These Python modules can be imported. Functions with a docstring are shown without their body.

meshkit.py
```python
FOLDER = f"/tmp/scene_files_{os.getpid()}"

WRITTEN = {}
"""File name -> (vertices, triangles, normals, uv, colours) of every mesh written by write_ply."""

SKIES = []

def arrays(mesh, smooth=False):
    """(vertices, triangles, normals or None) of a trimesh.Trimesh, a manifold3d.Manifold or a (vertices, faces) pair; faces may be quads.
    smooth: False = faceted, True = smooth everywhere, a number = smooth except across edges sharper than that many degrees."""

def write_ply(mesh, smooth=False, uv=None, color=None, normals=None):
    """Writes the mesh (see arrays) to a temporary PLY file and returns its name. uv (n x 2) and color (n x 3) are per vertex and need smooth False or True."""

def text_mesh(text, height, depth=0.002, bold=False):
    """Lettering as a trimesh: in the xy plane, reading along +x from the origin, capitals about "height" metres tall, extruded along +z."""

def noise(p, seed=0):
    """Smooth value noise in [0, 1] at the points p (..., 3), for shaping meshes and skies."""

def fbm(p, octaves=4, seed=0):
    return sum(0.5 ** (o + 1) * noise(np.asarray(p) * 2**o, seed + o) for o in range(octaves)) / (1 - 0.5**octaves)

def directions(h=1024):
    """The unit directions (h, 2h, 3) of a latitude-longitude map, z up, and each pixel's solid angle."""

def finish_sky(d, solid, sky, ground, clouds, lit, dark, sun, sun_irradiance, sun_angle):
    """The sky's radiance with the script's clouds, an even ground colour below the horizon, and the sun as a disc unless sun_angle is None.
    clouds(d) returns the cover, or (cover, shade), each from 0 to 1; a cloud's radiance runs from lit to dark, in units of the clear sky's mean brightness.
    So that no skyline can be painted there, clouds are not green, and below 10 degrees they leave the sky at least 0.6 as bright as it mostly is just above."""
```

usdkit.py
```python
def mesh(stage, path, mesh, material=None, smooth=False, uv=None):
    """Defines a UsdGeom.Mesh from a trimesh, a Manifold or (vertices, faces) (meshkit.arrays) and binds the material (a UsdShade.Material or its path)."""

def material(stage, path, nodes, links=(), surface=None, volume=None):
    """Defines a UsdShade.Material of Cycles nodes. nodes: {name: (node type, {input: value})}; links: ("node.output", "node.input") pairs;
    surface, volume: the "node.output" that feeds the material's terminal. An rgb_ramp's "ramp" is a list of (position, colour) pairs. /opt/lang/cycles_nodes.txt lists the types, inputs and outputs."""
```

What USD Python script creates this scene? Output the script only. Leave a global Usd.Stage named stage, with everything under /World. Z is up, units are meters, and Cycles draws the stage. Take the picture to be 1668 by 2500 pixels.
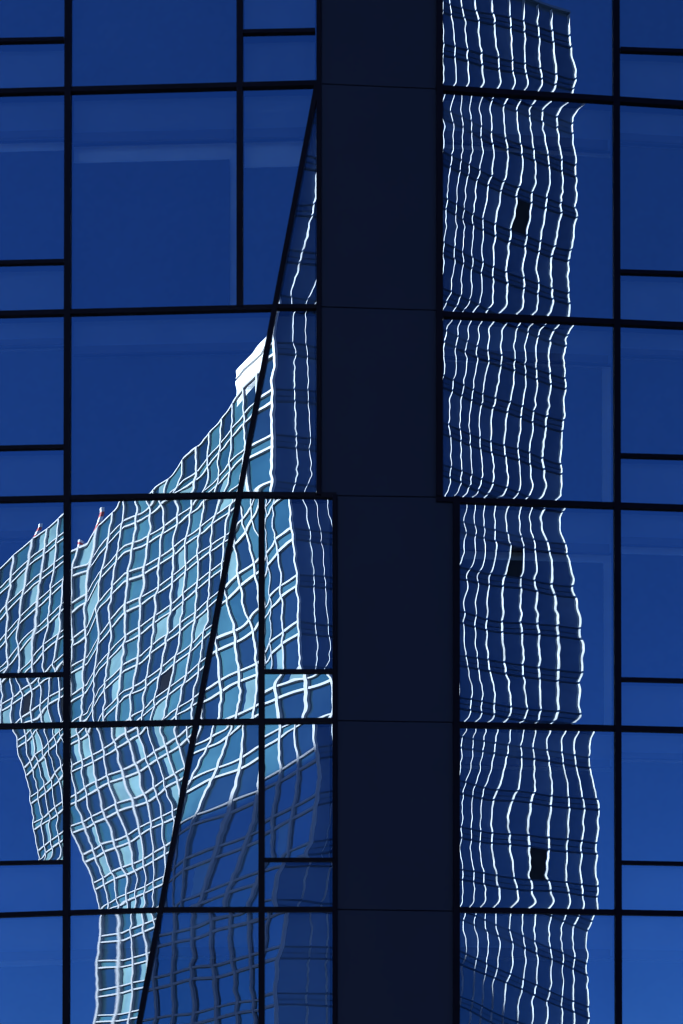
import math, random
import numpy as np
import trimesh
import usdkit, meshkit
from pxr import Usd, UsdGeom, UsdLux, UsdShade, Gf, Sdf
from scipy.interpolate import PchipInterpolator

random.seed(7)
rng = np.random.default_rng(7)
stage = Usd.Stage.CreateInMemory()
UsdGeom.SetStageUpAxis(stage, UsdGeom.Tokens.z)
UsdGeom.SetStageMetersPerUnit(stage, 1.0)
UsdGeom.Xform.Define(stage, '/World')
UsdGeom.Scope.Define(stage, '/World/Looks')

# ------------------------------------------------------------------ camera, sky, sun, exposure
FPX, CX, HY, DIST, EYE = 3000.0, 834.0, 3000.0, 22.5, 1.7      # level camera with a shifted lens, standing in the street
EXPOSURE = 1.82
SKY_STRENGTH = 0.05
SUN_INTENSITY = 1.25
SUN_EL = math.radians(33)
SUN_AZ = np.array([-0.966, 0.259])
cam = UsdGeom.Camera.Define(stage, '/World/camera')
cam.CreateHorizontalApertureAttr(36.0)
cam.CreateVerticalApertureAttr(36.0 * 1024 / 683)
cam.CreateFocalLengthAttr(36.0 * FPX / 1668)
cam.CreateVerticalApertureOffsetAttr((HY - 1250) / 1668 * 36.0)
cam.CreateClippingRangeAttr(Gf.Vec2f(0.1, 5000))
cam.CreateExposureAttr(EXPOSURE)
cam.CreateFStopAttr(2.0)                 # focused on the mirrored tower, so the frames in front fall a little soft
cam.CreateFocusDistanceAttr(118.0)
cam.AddTranslateOp().Set(Gf.Vec3d(0, -DIST, EYE))
cam.AddRotateXOp().Set(90.0)

to_sun = np.array([SUN_AZ[0] * math.cos(SUN_EL), SUN_AZ[1] * math.cos(SUN_EL), math.sin(SUN_EL)])
sky_mat = usdkit.material(stage, '/World/Looks/sky', {
    's': ('sky_texture', {'sky_type': 'single_scattering', 'sun_disc': False, 'sun_elevation': SUN_EL,
                          'sun_rotation': math.atan2(SUN_AZ[0], SUN_AZ[1]), 'air_density': 1.0, 'aerosol_density': 0.25, 'ozone_density': 2.5}),
    't': ('mix_color', {'blend_type': 'multiply', 'fac': 1.0, 'b': (0.115, 0.27, 0.635), 'use_clamp': False}),
    'b': ('background_shader', {'strength': SKY_STRENGTH})}, [('s.color', 't.a'), ('t.result', 'b.color')], surface='b.background')
dome = UsdLux.DomeLight.Define(stage, '/World/sky')
UsdShade.MaterialBindingAPI.Apply(dome.GetPrim()).Bind(sky_mat)
dome.GetPrim().SetCustomDataByKey('kind', 'structure')
sun = UsdLux.DistantLight.Define(stage, '/World/sun')
sun.CreateIntensityAttr(SUN_INTENSITY)
sun.CreateAngleAttr(0.5)
sun.CreateNormalizeAttr(True)
sun.CreateColorAttr(Gf.Vec3f(1.0, 0.96, 0.9))
_z = to_sun / np.linalg.norm(to_sun)
_x = np.cross([0, 0, 1.0], _z); _x /= np.linalg.norm(_x)
_y = np.cross(_z, _x)
sun.AddTransformOp().Set(Gf.Matrix4d(*_x, 0, *_y, 0, *_z, 0, 0, 0, 60, 1))

# ------------------------------------------------------------------ helpers
taken = {}
def numbered(parent, name):
    key = parent + '/' + name
    n = taken.get(key, -1) + 1
    taken[key] = n
    return key if n == 0 else '%s_%03d' % (key, n)

def tag(prim, label=None, cat=None, group=None, kind=None):
    for k, v in (('label', label), ('category', cat), ('group', group), ('kind', kind)):
        if v:
            prim.SetCustomDataByKey(k, v)
    return prim

def thing(name, label, cat, loc=(0, 0, 0), group=None):
    x = UsdGeom.Xform.Define(stage, numbered('/World', name))
    x.AddTranslateOp().Set(Gf.Vec3d(*map(float, loc)))
    x.loc = np.array(loc, float)
    return tag(x.GetPrim(), label, cat, group)

def origin(prim):
    while prim and prim.GetPath().pathString.count('/') > 2:
        prim = prim.GetParent()
    for op in UsdGeom.Xformable(prim).GetOrderedXformOps():
        return np.array(op.Get())
    return np.zeros(3)

def obj(name, mesh, mat, parent=None, smooth=False, label=None, kind=None, normals=None):
    """One Mesh prim, given in world coordinates."""
    root = '/World' if parent is None else parent.GetPath().pathString
    if hasattr(mesh, 'vertices'):
        mesh = (np.array(mesh.vertices), np.array(mesh.faces))
    v, f = np.asarray(mesh[0], float), mesh[1]
    if parent is not None:
        v = v - origin(parent)
    m = usdkit.mesh(stage, numbered(root, name), (v, f), '/World/Looks/' + mat, smooth)
    if normals is not None:
        from pxr import Vt
        m.CreateNormalsAttr(Vt.Vec3fArray.FromNumpy(normals.astype(np.float32)))
        m.SetNormalsInterpolation('vertex')
    return tag(m.GetPrim(), label, kind=kind)

class MB:
    def __init__(self): self.v, self.f, self.n = [], [], 0
    def add(self, v, f):
        self.v.append(np.asarray(v, float)); self.f.append(np.asarray(f, int) + self.n); self.n += len(v)
    def mesh(self): return np.vstack(self.v), np.vstack(self.f)

BOXF = np.array([[0, 2, 1], [0, 3, 2], [4, 5, 6], [4, 6, 7], [0, 1, 5], [0, 5, 4], [1, 2, 6], [1, 6, 5], [2, 3, 7], [2, 7, 6], [3, 0, 4], [3, 4, 7]])
def box8(corners): return np.asarray(corners, float), BOXF

def obox(o, ex, ey, ez):
    """A box from corner o along the three edge vectors."""
    o, ex, ey, ez = (np.asarray(a, float) for a in (o, ex, ey, ez))
    v = np.array([o, o + ex, o + ex + ey, o + ey, o + ez, o + ex + ez, o + ex + ey + ez, o + ey + ez])
    if np.dot(np.cross(ex, ey), ez) < 0:
        return v, BOXF[:, ::-1]
    return v, BOXF

def M(name, nodes, links=(), surface='p.BSDF'):
    return usdkit.material(stage, '/World/Looks/' + name, nodes, links, surface=surface)

# ------------------------------------------------------------------ materials
def painted(name, col, rough=0.5, var=0.15, scale=1.2, spec=0.5, metallic=0.0, bump=0.0, detail_scale=40):
    a = tuple(c * (1 - var) for c in col); b = tuple(min(1, c * (1 + var)) for c in col)
    nodes = {'g': ('geometry', {}), 'n': ('noise_texture', {'scale': scale, 'detail': 5.0}), 'r': ('rgb_ramp', {'ramp': [(0.3, a), (0.7, b)]}),
             'n2': ('noise_texture', {'scale': detail_scale, 'detail': 3.0}), 'b': ('bump', {'strength': bump, 'distance': 0.01}),
             'p': ('principled_bsdf', {'roughness': rough, 'specular_ior_level': spec, 'metallic': metallic})}
    links = [('g.position', 'n.vector'), ('g.position', 'n2.vector'), ('n.fac', 'r.fac'), ('r.color', 'p.base_color')]
    if bump:
        links += [('n2.fac', 'b.height'), ('b.normal', 'p.normal')]
    return M(name, nodes, links)

painted('frame_black', (0.0022, 0.0016, 0.006), rough=0.5, spec=0.06, var=0.3)
painted('pier_navy', (0.0125, 0.017, 0.034), rough=0.6, var=0.05, scale=0.6, spec=0.08, bump=0.05, detail_scale=120)
painted('joint_black', (0.003, 0.003, 0.008), rough=0.7, spec=0.1)
painted('soffit_light', (0.62, 0.7, 0.78), rough=0.8, var=0.06)
painted('blind_grey', (0.06, 0.065, 0.08), rough=0.9, var=0.1, scale=6)
painted('header_dark', (0.10, 0.10, 0.13), rough=0.8, var=0.1)
painted('spandrel_grey', (0.20, 0.25, 0.33), rough=0.8, var=0.06)
painted('concrete', (0.28, 0.27, 0.26), rough=0.9, var=0.2)
painted('asphalt', (0.05, 0.05, 0.052), rough=0.9, var=0.3, bump=0.3)
painted('paving', (0.22, 0.21, 0.2), rough=0.9, var=0.2, bump=0.2)
painted('white_frame', (0.40, 0.39, 0.40), rough=0.5, var=0.04, scale=0.3)
painted('white_fin', (0.44, 0.45, 0.46), rough=0.4, var=0.35, scale=0.9)
painted('white_wall', (0.78, 0.77, 0.76), rough=0.6, var=0.05, scale=0.3)
painted('red_paint', (0.6, 0.05, 0.03), rough=0.5)
painted('roof_grey', (0.2, 0.2, 0.2), rough=0.9)
painted('block_stone', (0.3, 0.28, 0.26), rough=0.9)
painted('open_black', (0.004, 0.004, 0.006), rough=0.9, spec=0.05)

def glass_cell(name, col, refl, tint=(0.55, 0.82, 1.0), rough=0.02):
    """Glazing of the far tower: coloured depth under a partly mirroring skin."""
    M(name, {'g': ('geometry', {}), 'n': ('noise_texture', {'scale': 0.35, 'detail': 4.0}),
             'r': ('rgb_ramp', {'ramp': [(0.3, tuple(c * 0.75 for c in col)), (0.7, tuple(min(1, c * 1.2) for c in col))]}),
             'd': ('diffuse_bsdf', {}), 's': ('glossy_bsdf', {'color': tint, 'roughness': rough}), 'm': ('mix_closure', {'fac': refl})},
      [('g.position', 'n.vector'), ('n.fac', 'r.fac'), ('r.color', 'd.color'), ('d.BSDF', 'm.closure1'), ('s.BSDF', 'm.closure2')], surface='m.closure')
glass_cell('cell_pale', (0.21, 0.35, 0.355), 0.25)
glass_cell('cell_teal', (0.06, 0.165, 0.19), 0.32)
glass_cell('cell_mid', (0.03, 0.10, 0.125), 0.36)
glass_cell('cell_dark', (0.012, 0.032, 0.045), 0.36)
glass_cell('cell_spandrel', (0.025, 0.085, 0.105), 0.34)
glass_cell('side_glass', (0.05, 0.08, 0.135), 0.27)
glass_cell('side_glass_pale', (0.085, 0.125, 0.18), 0.27)
glass_cell('side_band', (0.036, 0.06, 0.105), 0.24)
glass_cell('side_joint', (0.008, 0.014, 0.03), 0.09)

M('mirror_glass', {'oi': ('object_info', {}), 'vr': ('rgb_ramp', {'ramp': [(0.0, (0.585, 0.77, 0.97)), (1.0, (0.65, 0.83, 1.0))]}),
                   'dn': ('noise_texture', {'scale': 1.4, 'detail': 6.0, 'roughness': 0.65}), 'dr': ('rgb_ramp', {'ramp': [(0.3, (0.95, 0.95, 0.96)), (0.65, (1.0, 1.0, 1.0))]}),
                   'dm': ('mix_color', {'blend_type': 'multiply', 'fac': 1.0}), 'g': ('geometry', {}), 'gl': ('glossy_bsdf', {'color': (0.62, 0.80, 1.0), 'roughness': 0.0}),
                   'tr': ('transparent_bsdf', {'color': (0.75, 0.88, 0.95)}), 'm': ('mix_closure', {'fac': 0.58})},
  [('tr.BSDF', 'm.closure1'), ('gl.BSDF', 'm.closure2'), ('oi.random', 'vr.fac'), ('g.position', 'dn.vector'), ('dn.fac', 'dr.fac'), ('vr.color', 'dm.a'), ('dr.color', 'dm.b'), ('dm.result', 'gl.color')], surface='m.closure')

# ------------------------------------------------------------------ the three facets of the glass front
EYEP = np.array([0, -DIST, EYE])
def ray(x, y):
    x, y = np.asarray(x, float), np.asarray(y, float)
    return np.stack(np.broadcast_arrays((x - CX) / FPX, 1.0, (HY - y) / FPX), -1)
def hit(x, y, P):
    d = ray(x, y); t = ((P[0] - EYEP) @ P[1]) / (d @ P[1])
    return EYEP + d * t[..., None]
_a, _b = EYEP + ray(772, 222) * DIST, EYEP + ray(340, 2500) * DIST
_ax = (_a - _b) / np.linalg.norm(_a - _b)
def _rot(v, t): return v * math.cos(t) + np.cross(_ax, v) * math.sin(t) + _ax * np.dot(_ax, v) * (1 - math.cos(t))
FOLD1, FOLD3 = math.radians(-5), math.radians(4)
N2 = np.array([0, -1.0, 0])
F1 = (_b, _rot(N2, FOLD1))                        # left of the slanting crease
F2 = (np.zeros(3), N2)                            # between crease and pier
F3 = (EYEP + ray(800, 1200) * DIST, np.array([math.sin(FOLD3), -math.cos(FOLD3), 0]))   # pier and right wing
def diag_x(y): return 772 + (340 - 772) * (np.asarray(y, float) - 222) / (2500 - 222)

def prism(quad, P, out, back):
    q = np.asarray(quad, float)
    p = hit(q[:, 0], q[:, 1], P)
    front, rear = p + P[1] * out, p - P[1] * back
    # pixel order: top-left, top-right, bottom-right, bottom-left
    v = np.vstack([front, rear])
    return v, BOXF
def bar(p0, p1, w, P, out, back, horizontal):
    """A straight frame member w pixels wide between two points of the elevation."""
    (x0, y0), (x1, y1) = p0, p1
    h = w / 2
    if horizontal: q = [(x0, y0 - h), (x1, y1 - h), (x1, y1 + h), (x0, y0 + h)]
    else: q = [(x0 - h, y0), (x0 + h, y0), (x1 + h, y1), (x1 - h, y1)]
    return prism(q, P, out, back)

# ------------------------------------------------------------------ the far tower that the glass mirrors
TC = np.array([-4.2, -80.6])
DA = np.array([-math.sin(math.radians(45)), -math.cos(math.radians(45))])
DB = np.array([math.sin(math.radians(82)), -math.cos(math.radians(82))])
NA = np.array([-DA[1], DA[0]]); NA = NA if NA @ -TC > 0 else -NA
NB = np.array([-DB[1], DB[0]]); NB = NB if NB @ -TC > 0 else -NB
BAY_A, N_A, BAY_B, N_B, FLOOR = 2.6, 34, 1.2, 31, 3.9
ROOF_A, ROOF_B = 101.4, 105.3
def s_of(k):
    """position along the faces of line k: negative on the sunlit face, positive on the finned one"""
    k = np.asarray(k, float)
    return np.where(k <= 0, BAY_A * k, np.where(k < 1, 1.9 * k, 0.7 + BAY_B * k))
def P_of(s):
    s = np.asarray(s, float)[..., None]
    return np.where(s < 0, TC - s * DA, TC + s * DB)

# ------------------------------------------------------------------ how each pane bends its reflection: lines seen in the panes
# zoom frames of the elevation: (x offset, y offset, scale)
Z = {'A': (0, 0), 'B': (834, 0), 'C': (0, 740), 'D': (834, 740), 'E': (0, 1200), 'G': (834, 1200), 'H': (0, 1750), 'I': (834, 1750)}
SC = 834 / 1568
def tr(z, *lines):
    ox, oy = Z[z]
    return [(k, [(ox + SC * x, oy + SC * y) for x, y in pts]) for k, pts in lines]
def seq(z, k0, *pts_lists):
    return tr(z, *[(k0 + i, p) for i, p in enumerate(pts_lists)])

TRACE = {}
TRACE['R1'] = seq('B', 22,
    [(465, 0), (464, 140), (466, 380)], [(493, 0), (505, 90), (515, 200), (523, 300), (525, 370), (505, 402)], [(548, 0), (558, 90), (570, 200), (580, 300), (583, 370), (562, 405)],
    [(610, 0), (618, 90), (630, 190), (642, 290), (650, 370), (628, 410)], [(685, 0), (692, 90), (705, 190), (722, 290), (730, 370), (703, 415)], [(767, 0), (770, 90), (780, 210), (790, 320), (796, 380), (777, 418)],
    [(832, 0), (835, 90), (840, 200), (848, 310), (853, 390), (832, 420)], [(897, 30), (903, 110), (908, 210), (917, 320), (920, 370), (900, 422)], [(962, 55), (968, 130), (977, 240), (984, 340), (980, 390), (962, 428)],
    [(1045, 90), (1052, 200), (1062, 280), (1072, 360), (1055, 432)])
TRACE['R2'] = seq('B', 21,
    [(518, 435), (498, 490), (510, 590), (512, 660), (495, 790), (483, 900), (474, 1030), (470, 1150), (468, 1200)], [(552, 440), (546, 500), (555, 600), (553, 690), (540, 800), (527, 900), (522, 1050), (519, 1180), (508, 1290), (488, 1380), (470, 1418)],
    [(600, 440), (587, 500), (595, 590), (600, 650), (583, 780), (568, 880), (557, 1000), (557, 1150), (552, 1280), (543, 1370), (520, 1425)], [(655, 440), (632, 500), (640, 590), (645, 690), (625, 810), (608, 920), (600, 1010), (597, 1150), (596, 1280), (588, 1380), (560, 1430)],
    [(705, 442), (680, 510), (690, 610), (695, 710), (680, 820), (658, 930), (645, 1020), (641, 1160), (641, 1300), (632, 1385), (605, 1432)], [(770, 445), (740, 520), (750, 600), (762, 680), (752, 790), (728, 890), (708, 980), (696, 1080), (690, 1190), (690, 1320), (688, 1390), (660, 1437)],
    [(828, 452), (803, 520), (815, 610), (830, 690), (822, 800), (803, 920), (778, 1030), (760, 1110), (750, 1230), (755, 1350), (750, 1410), (720, 1440)], [(892, 455), (862, 520), (870, 610), (885, 700), (885, 820), (872, 930), (855, 1030), (835, 1130), (828, 1240), (833, 1350), (830, 1410), (797, 1443)],
    [(965, 460), (925, 500), (920, 580), (945, 690), (952, 810), (942, 920), (922, 1030), (903, 1130), (893, 1230), (900, 1350), (898, 1410), (870, 1447)], [(1043, 460), (1000, 500), (985, 570), (1003, 690), (1012, 830), (1006, 960), (985, 1080), (960, 1190), (957, 1300), (967, 1390), (942, 1447)],
    [(1122, 463), (1075, 510), (1055, 590), (1070, 730), (1075, 880), (1073, 1000), (1055, 1120), (1040, 1230), (1038, 1350), (1043, 1410), (1035, 1452)])
TRACE['R3'] = seq('D', 21,
    [(515, 70), (480, 140), (472, 260), (466, 320)], [(552, 70), (533, 150), (530, 230), (515, 350), (500, 430), (495, 550), (498, 680), (498, 780), (490, 850), (473, 890)],
    [(600, 70), (580, 140), (575, 250), (563, 350), (548, 450), (545, 560), (543, 680), (547, 790), (540, 850), (515, 890)], [(650, 72), (628, 130), (623, 240), (605, 370), (592, 470), (586, 580), (588, 700), (592, 810), (580, 860), (552, 892)],
    [(697, 82), (672, 140), (672, 250), (650, 380), (637, 480), (632, 590), (635, 700), (640, 800), (625, 870), (592, 895)], [(762, 85), (730, 140), (730, 260), (720, 350), (697, 450), (687, 540), (683, 650), (690, 760), (692, 830), (655, 897)],
    [(822, 88), (793, 140), (793, 280), (787, 370), (767, 460), (752, 540), (745, 630), (752, 740), (762, 820), (745, 880), (707, 898)], [(882, 85), (850, 120), (843, 230), (845, 350), (830, 450), (818, 540), (810, 640), (815, 740), (820, 820), (812, 870), (780, 900)],
    [(943, 85), (897, 140), (893, 240), (897, 360), (885, 450), (872, 560), (863, 650), (865, 760), (872, 830), (862, 880), (840, 898)], [(1000, 90), (955, 150), (953, 250), (960, 330), (950, 440), (935, 540), (922, 640), (922, 740), (933, 830), (925, 870), (895, 905)],
    [(1063, 98), (1030, 150), (1023, 210), (1028, 340), (1020, 460), (1012, 560), (1005, 680), (1005, 780), (1007, 840), (1000, 880), (972, 908)])
TRACE['R4'] = seq('G', 23,
    [(575, 60), (562, 140), (570, 200), (560, 270), (542, 325)], [(612, 60), (608, 130), (618, 200), (608, 300), (585, 370), (568, 450), (558, 550), (560, 650), (572, 760), (582, 860), (590, 960), (585, 1030), (557, 1062)],
    [(655, 60), (650, 130), (660, 220), (655, 300), (632, 380), (618, 470), (612, 560), (612, 640), (622, 760), (630, 870), (640, 970), (632, 1035), (608, 1062)], [(702, 65), (700, 130), (710, 220), (705, 300), (685, 380), (670, 470), (663, 570), (665, 690), (675, 800), (690, 900), (697, 990), (685, 1040), (660, 1065)],
    [(760, 65), (750, 130), (770, 210), (775, 290), (755, 370), (742, 430), (737, 530), (733, 620), (740, 720), (753, 820), (765, 930), (773, 1010), (750, 1045), (725, 1067)], [(818, 68), (815, 130), (825, 200), (837, 300), (828, 400), (822, 500), (822, 590), (828, 680), (833, 780), (833, 870), (840, 950), (848, 1010), (830, 1050), (800, 1068)],
    [(870, 68), (863, 130), (880, 220), (890, 310), (890, 400), (893, 500), (900, 600), (905, 700), (905, 800), (905, 900), (908, 980), (905, 1040), (875, 1068)], [(925, 70), (912, 130), (935, 220), (958, 300), (963, 390), (975, 490), (988, 580), (993, 680), (990, 780), (988, 880), (988, 980), (980, 1040), (945, 1070)],
    [(1020, 80), (998, 130), (1012, 200), (1035, 280), (1052, 370), (1068, 460), (1085, 560), (1097, 640), (1105, 730), (1100, 810), (1090, 900), (1088, 980), (1092, 1030), (1065, 1062)])
TRACE['R5'] = seq('I', 21,
    [(574, 58), (556, 100), (548, 190), (530, 300)], [(615, 58), (606, 110), (597, 200), (572, 290), (552, 370), (546, 440), (545, 560), (553, 680), (554, 780), (555, 830), (548, 868)],
    [(662, 58), (653, 120), (640, 200), (620, 290), (597, 370), (590, 450), (592, 560), (600, 660), (607, 780), (607, 840), (583, 882)], [(717, 60), (703, 120), (695, 190), (672, 280), (645, 360), (632, 460), (633, 560), (642, 660), (655, 780), (658, 840), (630, 884)],
    [(773, 62), (766, 130), (750, 210), (728, 300), (695, 380), (683, 460), (685, 560), (700, 680), (715, 770), (722, 840), (690, 884)], [(835, 62), (825, 130), (825, 240), (812, 310), (783, 380), (762, 450), (765, 540), (775, 630), (795, 740), (808, 830), (770, 884)],
    [(888, 62), (881, 130), (885, 250), (880, 330), (863, 410), (857, 500), (856, 600), (862, 700), (870, 790), (880, 850), (852, 882)], [(955, 65), (942, 110), (955, 220), (962, 310), (958, 410), (950, 500), (947, 590), (938, 680), (950, 770), (967, 840), (940, 885)],
    [(1022, 68), (1010, 120), (1020, 220), (1037, 320), (1042, 420), (1038, 520), (1030, 640), (1030, 750), (1047, 840), (1030, 884)], [(1085, 70), (1063, 130), (1077, 220), (1095, 310), (1108, 410), (1108, 500), (1100, 600), (1095, 720), (1103, 800), (1110, 850), (1098, 884)],
    [(1157, 70), (1133, 120), (1140, 230), (1158, 320), (1170, 400), (1175, 500), (1170, 620), (1165, 720), (1175, 820), (1168, 884)])
TRACE['R6'] = seq('I', 21,
    [(560, 912), (560, 970), (572, 1040), (565, 1130), (550, 1230)], [(610, 912), (612, 970), (625, 1030), (622, 1110), (610, 1210), (600, 1300), (585, 1410)], [(655, 910), (662, 970), (670, 1050), (665, 1150), (655, 1230), (645, 1330), (635, 1410)],
    [(707, 910), (710, 980), (722, 1050), (712, 1150), (698, 1250), (694, 1330), (685, 1410)], [(777, 912), (770, 970), (782, 1050), (780, 1130), (757, 1250), (745, 1350), (738, 1410)], [(830, 915), (828, 970), (840, 1060), (833, 1180), (825, 1270), (812, 1340), (808, 1410)],
    [(888, 918), (882, 980), (892, 1070), (890, 1170), (880, 1270), (877, 1340), (872, 1410)], [(965, 912), (948, 960), (955, 1050), (958, 1150), (948, 1260), (943, 1340), (935, 1410)], [(1028, 912), (1005, 970), (1007, 1060), (1013, 1170), (1010, 1270), (1007, 1410)],
    [(1087, 915), (1058, 970), (1058, 1060), (1064, 1150), (1060, 1270), (1063, 1410)], [(1160, 912), (1130, 980), (1120, 1050), (1124, 1130), (1127, 1220), (1130, 1300), (1127, 1410)])
TRACE['W2'] = tr('A', (0, [(1360, 420), (1330, 700), (1300, 1100), (1282, 1400)]), (1, [(1457, 840), (1445, 950), (1425, 1030), (1405, 1110), (1385, 1180), (1370, 1240), (1345, 1310), (1335, 1350), (1343, 1400)]),
    (2, [(1520, 1040), (1500, 1180), (1455, 1290), (1425, 1350), (1405, 1400)]))
TRACE['W3'] = tr('C', (-1, [(1165, 35), (1150, 400), (1140, 600), (1140, 740), (1160, 865)]), (0, [(1282, 35), (1270, 85), (1262, 135), (1268, 250), (1262, 400), (1258, 600), (1262, 740), (1262, 800), (1255, 865)]),
    (1, [(1358, 35), (1345, 110), (1353, 200), (1355, 350), (1358, 500), (1362, 650), (1365, 750), (1345, 865)]), (2, [(1403, 35), (1400, 120), (1408, 200), (1413, 380), (1420, 500), (1425, 700), (1425, 780), (1398, 868)]),
    (3, [(1455, 40), (1462, 130), (1470, 200), (1480, 500), (1490, 780), (1460, 868)]))
TRACE['L3'] = seq('C', -21, [(775, 840), (772, 865)], [(842, 765), (828, 830), (815, 865)], [(912, 705), (910, 790), (890, 865)], [(967, 645), (963, 730), (962, 800), (938, 865)], [(1025, 572), (1018, 660), (1010, 760), (1005, 820), (985, 865)],
    [(1075, 510), (1072, 580), (1065, 690), (1060, 800), (1038, 865)], [(1125, 450), (1130, 540), (1132, 630), (1120, 760), (1100, 865)], [(1190, 390), (1195, 540), (1195, 630), (1180, 760), (1160, 865)])
TRACE['L4'] = seq('E', -29, [(345, 350), (335, 480), (335, 600), (340, 700), (332, 850), (325, 1000), (322, 1050)], [(455, 190), (440, 270), (418, 370), (405, 480), (400, 600), (402, 700), (395, 800), (388, 930), (383, 1050)],
    [(520, 130), (512, 190), (490, 300), (465, 410), (455, 530), (460, 640), (455, 720), (445, 800), (440, 900), (432, 1050)], [(575, 100), (560, 200), (540, 310), (525, 400), (515, 540), (515, 690), (500, 800), (490, 930), (482, 1050)],
    [(640, 70), (625, 220), (605, 330), (590, 430), (588, 540), (582, 700), (570, 800), (555, 930), (540, 1050)], [(690, 50), (700, 120), (690, 240), (675, 350), (665, 450), (655, 540), (650, 680), (640, 790), (615, 900), (605, 1050)],
    [(750, 50), (760, 120), (748, 230), (740, 350), (730, 460), (722, 560), (705, 700), (685, 800), (670, 930), (658, 1050)], [(825, 40), (825, 110), (805, 220), (805, 340), (800, 440), (790, 540), (778, 650), (755, 760), (735, 860), (712, 980), (705, 1050)],
    [(890, 45), (875, 150), (855, 260), (860, 370), (850, 470), (840, 570), (835, 660), (805, 790), (790, 890), (770, 980), (762, 1050)], [(950, 40), (930, 150), (915, 250), (920, 370), (912, 480), (905, 570), (890, 690), (870, 800), (845, 920), (825, 1000), (820, 1050)],
    [(1020, 40), (985, 150), (975, 240), (978, 330), (970, 450), (965, 540), (945, 650), (925, 800), (900, 920), (885, 1050)], [(1070, 40), (1050, 150), (1035, 250), (1030, 400), (1020, 540), (1000, 700)])
TRACE['E4'] = seq('E', -33, [(65, 340), (52, 430), (45, 550), (42, 680), (40, 780), (32, 835)], [(158, 260), (135, 350), (120, 440), (100, 560), (90, 650), (95, 740), (90, 800), (100, 835)], [(220, 210), (210, 300), (195, 400), (180, 530), (170, 640), (158, 720), (150, 800), (152, 835)],
    [(275, 150), (260, 300), (245, 420), (225, 580), (208, 690), (200, 800), (198, 835)], [(335, 150), (315, 300), (300, 420), (280, 560), (265, 700), (250, 790), (262, 835)])
TRACE['E4b'] = seq('E', -33, [(12, 860), (15, 950), (10, 1060)], [(58, 860), (62, 950), (62, 1060)], [(85, 860), (105, 950), (105, 1060)], [(145, 860), (150, 950), (148, 1060)], [(190, 860), (192, 950), (195, 1060)], [(240, 860), (228, 930), (240, 1060)], [(275, 860), (283, 930), (275, 1060)])
TRACE['M4'] = tr('E', (-7, [(1000, 40), (985, 300), (955, 600), (940, 760), (928, 960), (938, 1000), (925, 1050)]), (-6, [(1040, 40), (1030, 300), (1000, 560), (992, 650), (1000, 740), (1015, 820), (1022, 920), (1020, 1000), (1005, 1050)]),
    (-5, [(1085, 40), (1055, 280), (1035, 460), (1060, 560), (1085, 650), (1095, 760), (1108, 850), (1110, 920), (1100, 1000), (1090, 1050)]), (-4, [(1060, 120), (1075, 210), (1090, 310), (1110, 430), (1130, 540), (1160, 620), (1178, 700), (1184, 760), (1186, 900), (1165, 1050)][1:]),
    (-3, [(1105, 40), (1120, 160), (1140, 220), (1165, 310), (1180, 400), (1187, 450), (1215, 620), (1240, 760), (1240, 1050)]))
TRACE['M4'][2] = tr('E', (-5, [(1028, 60), (1030, 210), (1032, 330), (1035, 460), (1060, 560), (1085, 650), (1095, 760), (1108, 850), (1110, 920), (1100, 1000), (1090, 1050)]))[0]
TRACE['M4'][3] = tr('E', (-4, [(1065, 60), (1075, 210), (1090, 310), (1110, 430), (1130, 540), (1160, 620), (1178, 700), (1184, 760), (1186, 900), (1165, 1050)]))[0]
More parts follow.
